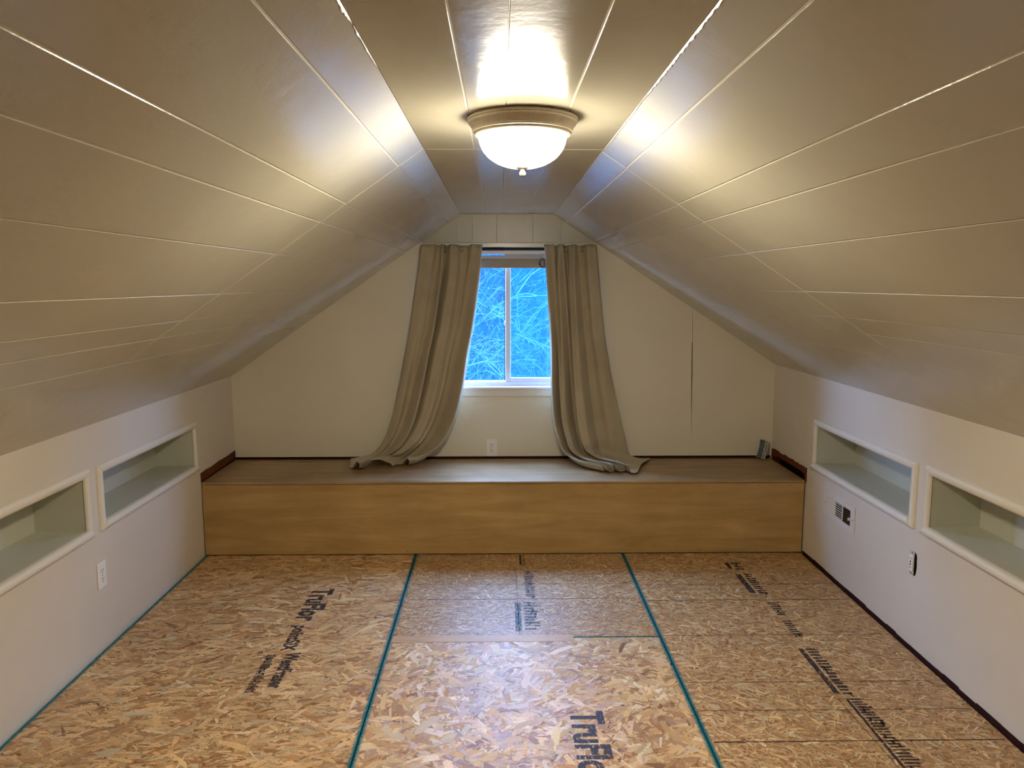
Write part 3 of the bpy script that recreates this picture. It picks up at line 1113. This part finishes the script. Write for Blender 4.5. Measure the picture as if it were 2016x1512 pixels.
CR_GUIDE = [[(0.277, 4.885, 1.827), (0.291, 4.885, 1.644), (0.315, 4.88, 1.325), (0.326, 4.875, 1.131), (0.33, 4.87, 0.936), (0.344, 4.86, 0.74), (0.373, 4.84, 0.605), (0.414, 4.82, 0.506), (0.498, 4.682, 0.458), (0.626, 4.548, 0.452)],
            [(0.357, 4.885, 1.827), (0.365, 4.885, 1.644), (0.386, 4.88, 1.325), (0.397, 4.875, 1.131), (0.408, 4.87, 0.936), (0.425, 4.86, 0.74), (0.452, 4.82, 0.609), (0.491, 4.81, 0.508), (0.582, 4.691, 0.462), (0.703, 4.547, 0.452)],
            [(0.44, 4.885, 1.827), (0.451, 4.885, 1.644), (0.473, 4.88, 1.325), (0.484, 4.875, 1.131), (0.499, 4.87, 0.936), (0.52, 4.86, 0.74), (0.543, 4.82, 0.608), (0.584, 4.82, 0.506), (0.671, 4.689, 0.462), (0.766, 4.533, 0.452)],
            [(0.523, 4.885, 1.827), (0.534, 4.885, 1.644), (0.56, 4.88, 1.325), (0.585, 4.875, 1.131), (0.607, 4.87, 0.936), (0.638, 4.86, 0.739), (0.66, 4.84, 0.604), (0.684, 4.84, 0.501), (0.741, 4.732, 0.458), (0.816, 4.52, 0.452)],
            [(0.602, 4.885, 1.827), (0.621, 4.885, 1.644), (0.654, 4.88, 1.325), (0.682, 4.875, 1.131), (0.721, 4.87, 0.935), (0.765, 4.86, 0.739), (0.802, 4.87, 0.597), (0.828, 4.875, 0.496), (0.892, 4.898, 0.455), (0.975, 4.91, 0.452)]]


def catmull(P, t):
    """P: (n,3), t in 0..n-1"""
    n = len(P)
    i = int(min(max(math.floor(t), 0), n - 2))
    f = t - i
    p0, p1, p2, p3 = P[max(i - 1, 0)], P[i], P[i + 1], P[min(i + 2, n - 1)]
    return 0.5 * (2 * p1 + (p2 - p0) * f + (2 * p0 - 5 * p1 + 4 * p2 - p3) * f * f + (3 * p1 - p0 - 3 * p2 + p3) * f ** 3)


def smooth_profile(keys, u):
    ks = sorted(keys)
    for (a, va), (b, vb) in zip(ks, ks[1:]):
        if a <= u <= b:
            f = (u - a) / (b - a)
            f = f * f * (3 - 2 * f)
            return va + (vb - va) * f
    return ks[-1][1]


def curtain(label, guide, prof_top, prof_bot, lean, grommets):
    G = np.array(guide)
    nu, nv = 150, 110
    root_loc = tuple(np.mean(G[:, 0], axis=0))
    root = thing('curtain', (root_loc[0], 4.885, ZT), label, 'curtain', 'pair of window curtains')
    verts = []
    nk = G.shape[1]
    for j in range(nv + 1):
        tv = j / nv
        # denser rows towards the pooled hem
        t = (nk - 1) * (tv ** 0.8)
        row = np.array([catmull(G[k], t) for k in range(G.shape[0])])
        hang = min(1.0, t / (nk - 1))
        pool = min(1, max(0.0, (t - 6.3) / 2.2))
        for i in range(nu + 1):
            u = i / nu
            p = catmull(row, u * (G.shape[0] - 1))
            a = smooth_profile(prof_top, u)
            b = 1.85 * smooth_profile(prof_bot, u)
            wgt = min(1, t / 5.0)
            dsp = a * (1 - wgt) + b * wgt
            # small gathers just under the heading
            if t < 1.0:
                dsp += 0.006 * math.sin(u * 40) * (1 - t)
            dsp += 0.0022 * math.sin(u * 23 + t * 1.7) * min(1, t)
            # folds lean sideways so that they overlap
            lean_x = lean * (b if t > 1 else b * t) * (0.25 + 0.75 * wgt)
            x = p[0] + lean_x * (1 - 0.35 * pool)
            y = p[1] - dsp * (1 - pool)
            z = p[2]
            if pool > 0:
                z += pool * (max(dsp, -0.012) + 0.014) * 0.75
                y -= pool * dsp * 0.6
                y += pool * pool * 0.012 * math.sin(u * 31)
            z = max(z, ZT + 0.0032 + 0.0012 * math.sin(u * 17) ** 2)
            if y > 4.948:
                y = 4.948
            # heading scallops between the grommets
            if j == 0:
                z += 0.5 * dsp * 0.25
            verts.append((x, y, z))
    mb = MB()
    mb.v = verts
    for j in range(nv):
        for i in range(nu):
            a = j * (nu + 1) + i
            mb.f.append((a, a + 1, a + nu + 2, a + nu + 1))
            mb.mi.append(0)
    ob = mb.build('drape', 'cloth', root, smooth='full')
    sd = ob.modifiers.new('thickness', 'SOLIDIFY')
    sd.thickness = 0.0022
    sd.offset = 0
    for (gx, gz, tilt, sx) in grommets:
        m = MB()
        ring = []
        R_, r_ = 0.0165, 0.0036
        ns, nt_ = 18, 6
        for s in range(ns):
            A = 2 * math.pi * s / ns
            for q in range(nt_):
                B = 2 * math.pi * q / nt_
                rr = R_ + r_ * math.cos(B)
                m.v.append((rr * math.cos(A) * sx, r_ * math.sin(B) + rr * math.cos(A) * tilt, rr * math.sin(A)))
        for s in range(ns):
            for q in range(nt_):
                m.f.append((s * nt_ + q, ((s + 1) % ns) * nt_ + q, ((s + 1) % ns) * nt_ + (q + 1) % nt_, s * nt_ + (q + 1) % nt_))
                m.mi.append(0)
        m.v = [(a + gx, b + 4.862, c + gz) for a, b, c in m.v]
        m.build('grommet', 'chrome', root, smooth='full')
    return root


left_top = [(0, 0.0), (0.03, 0.02), (0.2, 0.024), (0.27, -0.012), (0.33, 0.026), (0.385, -0.03), (0.46, 0.03), (0.55, 0.012), (0.63, -0.022), (0.74, -0.016), (0.82, 0.026), (0.95, 0.024), (1, 0.004)]
left_bot = [(0, -0.005), (0.10, 0.006), (0.20, -0.012), (0.235, -0.014), (0.30, 0.036), (0.345, 0.028), (0.375, -0.030), (0.46, 0.026), (0.56, 0.034), (0.70, 0.010), (0.82, -0.028), (0.845, -0.022), (0.91, 0.036), (0.97, 0.022), (1, -0.02)]
curtain('taupe curtain left of the window, its hem trailing left over the bench', CL_GUIDE, left_top, left_bot, 0.45,
        [(-0.340, 1.796, 0.9, 0.45), (-0.236, 1.800, 0.7, 0.5)])
right_top = [(0, 0.004), (0.05, 0.02), (0.18, 0.024), (0.235, -0.03), (0.29, 0.03), (0.35, 0.026), (0.42, -0.026), (0.50, -0.012), (0.58, 0.028), (0.66, -0.026), (0.74, -0.014), (0.82, 0.022), (0.96, 0.018), (1, 0.0)]
right_bot = [(0, -0.02), (0.04, 0.022), (0.10, 0.030), (0.135, -0.022), (0.19, -0.026), (0.225, 0.030), (0.30, 0.026), (0.335, -0.03), (0.43, -0.022), (0.50, 0.034), (0.61, 0.036), (0.66, -0.014), (0.74, -0.016), (0.86, 0.004), (1, -0.008)]
curtain('taupe curtain right of the window, its hem trailing right over the bench', CR_GUIDE, right_top, right_bot, -0.45,
        [(0.408, 1.800, -0.8, 0.5), (0.515, 1.800, -0.7, 0.45)])

rod = thing('curtain_rod', (0.06, 4.929, 1.803), 'thin black curtain rod across the top of the window', 'curtain rod')
MB().tube([(-0.452, 4.929, 1.803), (0.03, 4.929, 1.803)], 0.0105, 12).build('rod_tube', 'rod', rod, smooth=True)
MB().tube([(0.03, 4.929, 1.803), (0.562, 4.929, 1.803)], 0.0090, 12).build('rod_tube', 'rod', rod, smooth=True)
for x in (-0.43, 0.535):
    m = MB()
    m.box(x - 0.006, x + 0.006, 4.922, YB - 0.0175, 1.790, 1.7955)
    m.box(x - 0.009, x + 0.009, YB - 0.0195, YB - 0.0165, 1.776, 1.822)
    m.build('bracket', 'rod', rod)

# ================================================================== CEILING LIGHT
LX, LY = 0.061, 2.105
lamp = thing('ceiling_light', (LX, LY, ZC - 0.001), 'lit flush ceiling light with white glass bowl and nickel ring', 'ceiling light')
c = (LX, LY, ZC - 0.0012)
prof = [(0.0, 0), (0.142, 0.0), (0.145, -0.001), (0.1465, -0.005), (0.1455, -0.009), (0.1435, -0.0105), (0.144, -0.013), (0.1430, -0.0165), (0.1405, -0.019), (0.1375, -0.0235),
        (0.1340, -0.029), (0.1325, -0.0325), (0.1335, -0.035), (0.1325, -0.038), (0.1290, -0.040), (0.1285, -0.042), (0.1255, -0.0455), (0.1205, -0.0475), (0.1165, -0.0470), (0.115, -0.042)]
MB().lathe(prof, 72, c).build('ring', 'nickel', lamp, smooth=True)
bp = [(0.1165, -0.042)]
for k in range(15):
    t = math.pi / 2 * k / 14
    bp.append((0.1165 * math.cos(t) ** 0.9 if k < 14 else 0.0, -0.0465 - 0.083 * math.sin(t)))
MB().lathe(bp, 64, c).build('glass_bowl', 'bowl', lamp, smooth='full')
fp = [(0.0, -0.1265), (0.0195, -0.1265), (0.020, -0.1288), (0.013, -0.1305), (0.0065, -0.132), (0.0045, -0.134), (0.0065, -0.1355), (0.0045, -0.137), (0.0075, -0.1395), (0.0088, -0.1435), (0.0070, -0.1475), (0.003, -0.150), (0.0, -0.1505)]
MB().lathe(fp, 24, c).build('finial', 'finial', lamp, smooth='full')


# ================================================================== OUTLETS, VENT, PACKET
def place(mb, origin, ux, uy, un):
    """local (a,b,c) -> origin + a*ux + b*uy + c*un"""
    o_ = Vector(origin)
    mb.v = [tuple(o_ + Vector(ux) * a + Vector(uy) * b + Vector(un) * c_) for a, b, c_ in mb.v]
    return mb


def outlet(loc, ux, un, label):
    root = thing('wall_outlet', loc, label, 'outlet', 'white duplex outlets')
    uy = (0, 0, 1)
    place(MB().box(-0.035, 0.035, -0.057, 0.057, 0.0004, 0.0048), loc, ux, uy, un).build('cover_plate', 'plastic', root, bevel=0.0018)
    for s in (1, -1):
        m = MB()
        pts = []
        for k in range(24):
            a = 2 * math.pi * k / 24
            pts.append((0.0172 * math.cos(a), max(-0.0135, min(0.0135, 0.0172 * math.sin(a))) + s * 0.0195))
        m.prism(pts, 2, 0.0044, 0.0068)
        rec = place(m, loc, ux, uy, un).build('receptacle', 'plastic', root)
        for dx in (-0.0065, 0.0065):
            place(MB().box(dx - 0.0013, dx + 0.0013, s * 0.0195 - 0.001, s * 0.0195 + 0.0085, 0.0066, 0.0072), loc, ux, uy, un).build('slot', 'slot', rec)
        g = MB().lathe([(0, 0.0072), (0.0027, 0.0072), (0.0027, 0.0064)], 10, (0, s * 0.0195 - 0.0078, 0))
        place(g, loc, ux, uy, un).build('ground_hole', 'slot', rec)
    g = MB().lathe([(0, 0.0056), (0.0026, 0.0056), (0.003, 0.0046)], 10)
    place(g, loc, ux, uy, un).build('screw', 'screw', root)


outlet((XL, 3.234, 0.331), (0, 1, 0), (1, 0, 0), 'white duplex outlet on the left knee wall')
outlet((-0.056, YB, 0.516), (1, 0, 0), (0, -1, 0), 'white duplex outlet under the window between the curtains')

# outlet on the right wall whose plate is gone
loc = (XR, 3.185, 0.382)
root = thing('exposed_outlet', loc, 'outlet without cover plate in a ragged hole, right knee wall', 'outlet')
ux, uy, un = (0, -1, 0), (0, 0, 1), (-1, 0, 0)
pts = []
for k in range(22):
    a = 2 * math.pi * k / 22
    rx, ry = 0.030 + random.uniform(-0.002, 0.002), 0.056 + random.uniform(-0.004, 0.003)
    pts.append((0.002 + rx * max(-0.8, min(0.8, math.cos(a))) , ry * max(-0.9, min(0.9, math.sin(a) * 1.15))))
place(MB().prism(pts, 2, 0.0003, 0.0012), loc, ux, uy, un).build('wall_hole', 'black_gap', root)
place(MB().box(-0.024, 0.010, -0.053, 0.053, 0.0012, 0.0035), loc, ux, uy, un).build('mounting_strap', 'plastic_grey', root, bevel=0.0008)
body = place(MB().box(-0.021, 0.008, -0.034, 0.034, 0.0035, 0.0090), loc, ux, uy, un).build('device_body', 'plastic', root, bevel=0.0015)
for s in (0.020, -0.020):
    for dx in (-0.013, -0.002):
        place(MB().box(dx - 0.0014, dx + 0.0014, s - 0.004, s + 0.005, 0.0088, 0.0095), loc, ux, uy, un).build('slot', 'slot', body)
for s in (0.006, -0.006):
    place(MB().box(-0.012, -0.002, s - 0.0035, s + 0.0035, 0.0088, 0.0102), loc, ux, uy, un).build('button', 'copper', body, bevel=0.0006)
for s in (0.046, -0.046):
    g = MB().lathe([(0, 0.005), (0.003, 0.005), (0.0034, 0.0034)], 10, (-0.007, s, 0))
    place(g, loc, ux, uy, un).build('screw', 'screw', root)

# air vent
vy0, vy1, vz0, vz1 = 3.738, 4.103, 0.325, 0.463
loc = (XR, (vy0 + vy1) / 2, (vz0 + vz1) / 2)
vent = thing('air_vent', loc, 'white metal air vent register low on the right knee wall', 'air vent')
hw, hh = (vy1 - vy0) / 2, (vz1 - vz0) / 2
ux = (0, -1, 0)


def vbox(*b):
    return place(MB().box(*b), loc, ux, uy, un)


oy0, oy1 = -hw + 0.045, hw - 0.045
oz = hh - 0.028
m = MB()
for b in ((-hw, hw, oz, hh, 0.0003, 0.006), (-hw, hw, -hh, -oz, 0.0003, 0.006), (-hw, oy0, -oz, oz, 0.0003, 0.006), (oy1, hw, -oz, oz, 0.0003, 0.006)):
    m.box(*b)
place(m, loc, ux, uy, un).build('face_plate', 'metal_white', vent)
vbox(oy0, oy1, -oz, oz, 0.0003, 0.0010).build('duct_opening', 'black_gap', vent)
third = (oy1 - oy0) / 3
for k in (1, 2):
    vbox(oy0 + third * k - 0.004, oy0 + third * k + 0.004, -oz, oz, 0.001, 0.0062).build('divider', 'metal_white', vent)
for k in range(7):
    z = -oz + (k + 0.5) * 2 * oz / 7
    for q, tilt in ((1, 0.0022),):
        a0, a1 = oy0 + third * q + 0.004, oy0 + third * (q + 1) - 0.004
        s = MB()
        s.prism([(z - 0.0036, 0.0038), (z + 0.0018, 0.0060), (z + 0.0024, 0.0050), (z - 0.0030, 0.0028)], 0, a0, a1)
        place(s, loc, ux, uy, un).build('slat', 'metal_white', vent)
for k in range(7):
    a = oy0 + third * 2 + 0.004 + (k + 0.5) * (third - 0.006) / 7
    vbox(a - 0.0012, a + 0.0012, -oz, oz, 0.0012, 0.0052).build('slat', 'screw', vent)
for k in range(9):
    a = oy0 + 0.002 + (k + 0.5) * (third - 0.006) / 9
    s = MB()
    s.prism([(a - 0.0062, 0.0030), (a + 0.0060, 0.0040), (a + 0.0060, 0.0028), (a - 0.0062, 0.0018)], 1, -oz, oz)
    s.v = [(p[0], p[1], p[2]) for p in s.v]
    place(s, loc, ux, uy, un).build('slat', 'metal_white', vent)
vbox(oy1 - 0.012, oy1 - 0.004, -0.012, 0.002, 0.004, 0.014).build('lever', 'plastic', vent, bevel=0.001)
for a in (-hw + 0.014, hw - 0.016):
    g = MB().lathe([(0, 0.0072), (0.003, 0.0072), (0.0034, 0.0058)], 10, (a, 0.0, 0))
    place(g, loc, ux, uy, un).build('screw', 'screw', vent)

# small packet leaning in the corner on the bench
px, pz = 1.700, ZT + 0.0006
pk = thing('packet', (px, 4.915, ZT), 'small grey and white packet leaning on the wall in the bench corner', 'packet')


def sheet_strip(a0, a1, mat, name, lift):
    m = MB()
    n = 8
    for k in range(n):
        for q in range(6):
            def P(i, j):
                a = a0 + (a1 - a0) * j / 6
                t = i / n
                w = 0.064
                h = 0.118
                bow = 0.010 * math.sin(math.pi * t) + 0.010 * (a - 0.5) ** 2
                cx, cz = (a - 0.5) * w, t * h
                rot = 0.30
                X = px + cx * math.cos(rot) + cz * math.sin(rot)
                Z = pz + 0.010 - cx * math.sin(rot) * 1.0 + cz * math.cos(rot)
                Yv = 4.900 + 0.030 * t - bow - lift
                return (X, Yv, Z)
            m.quad(P(k, q), P(k, q + 1), P(k + 1, q + 1), P(k + 1, q))
    ob = m.build(name, mat, pk, smooth='full')
    s = ob.modifiers.new('thickness', 'SOLIDIFY')
    s.thickness = 0.0015
    return ob


sheet_strip(0.0, 1.0, 'packet_white', 'paper_back', 0.0)
sheet_strip(0.04, 0.55, 'packet_blue', 'film_front', 0.003)
sheet_strip(0.78, 0.82, 'slot', 'fold_line', 0.0022)
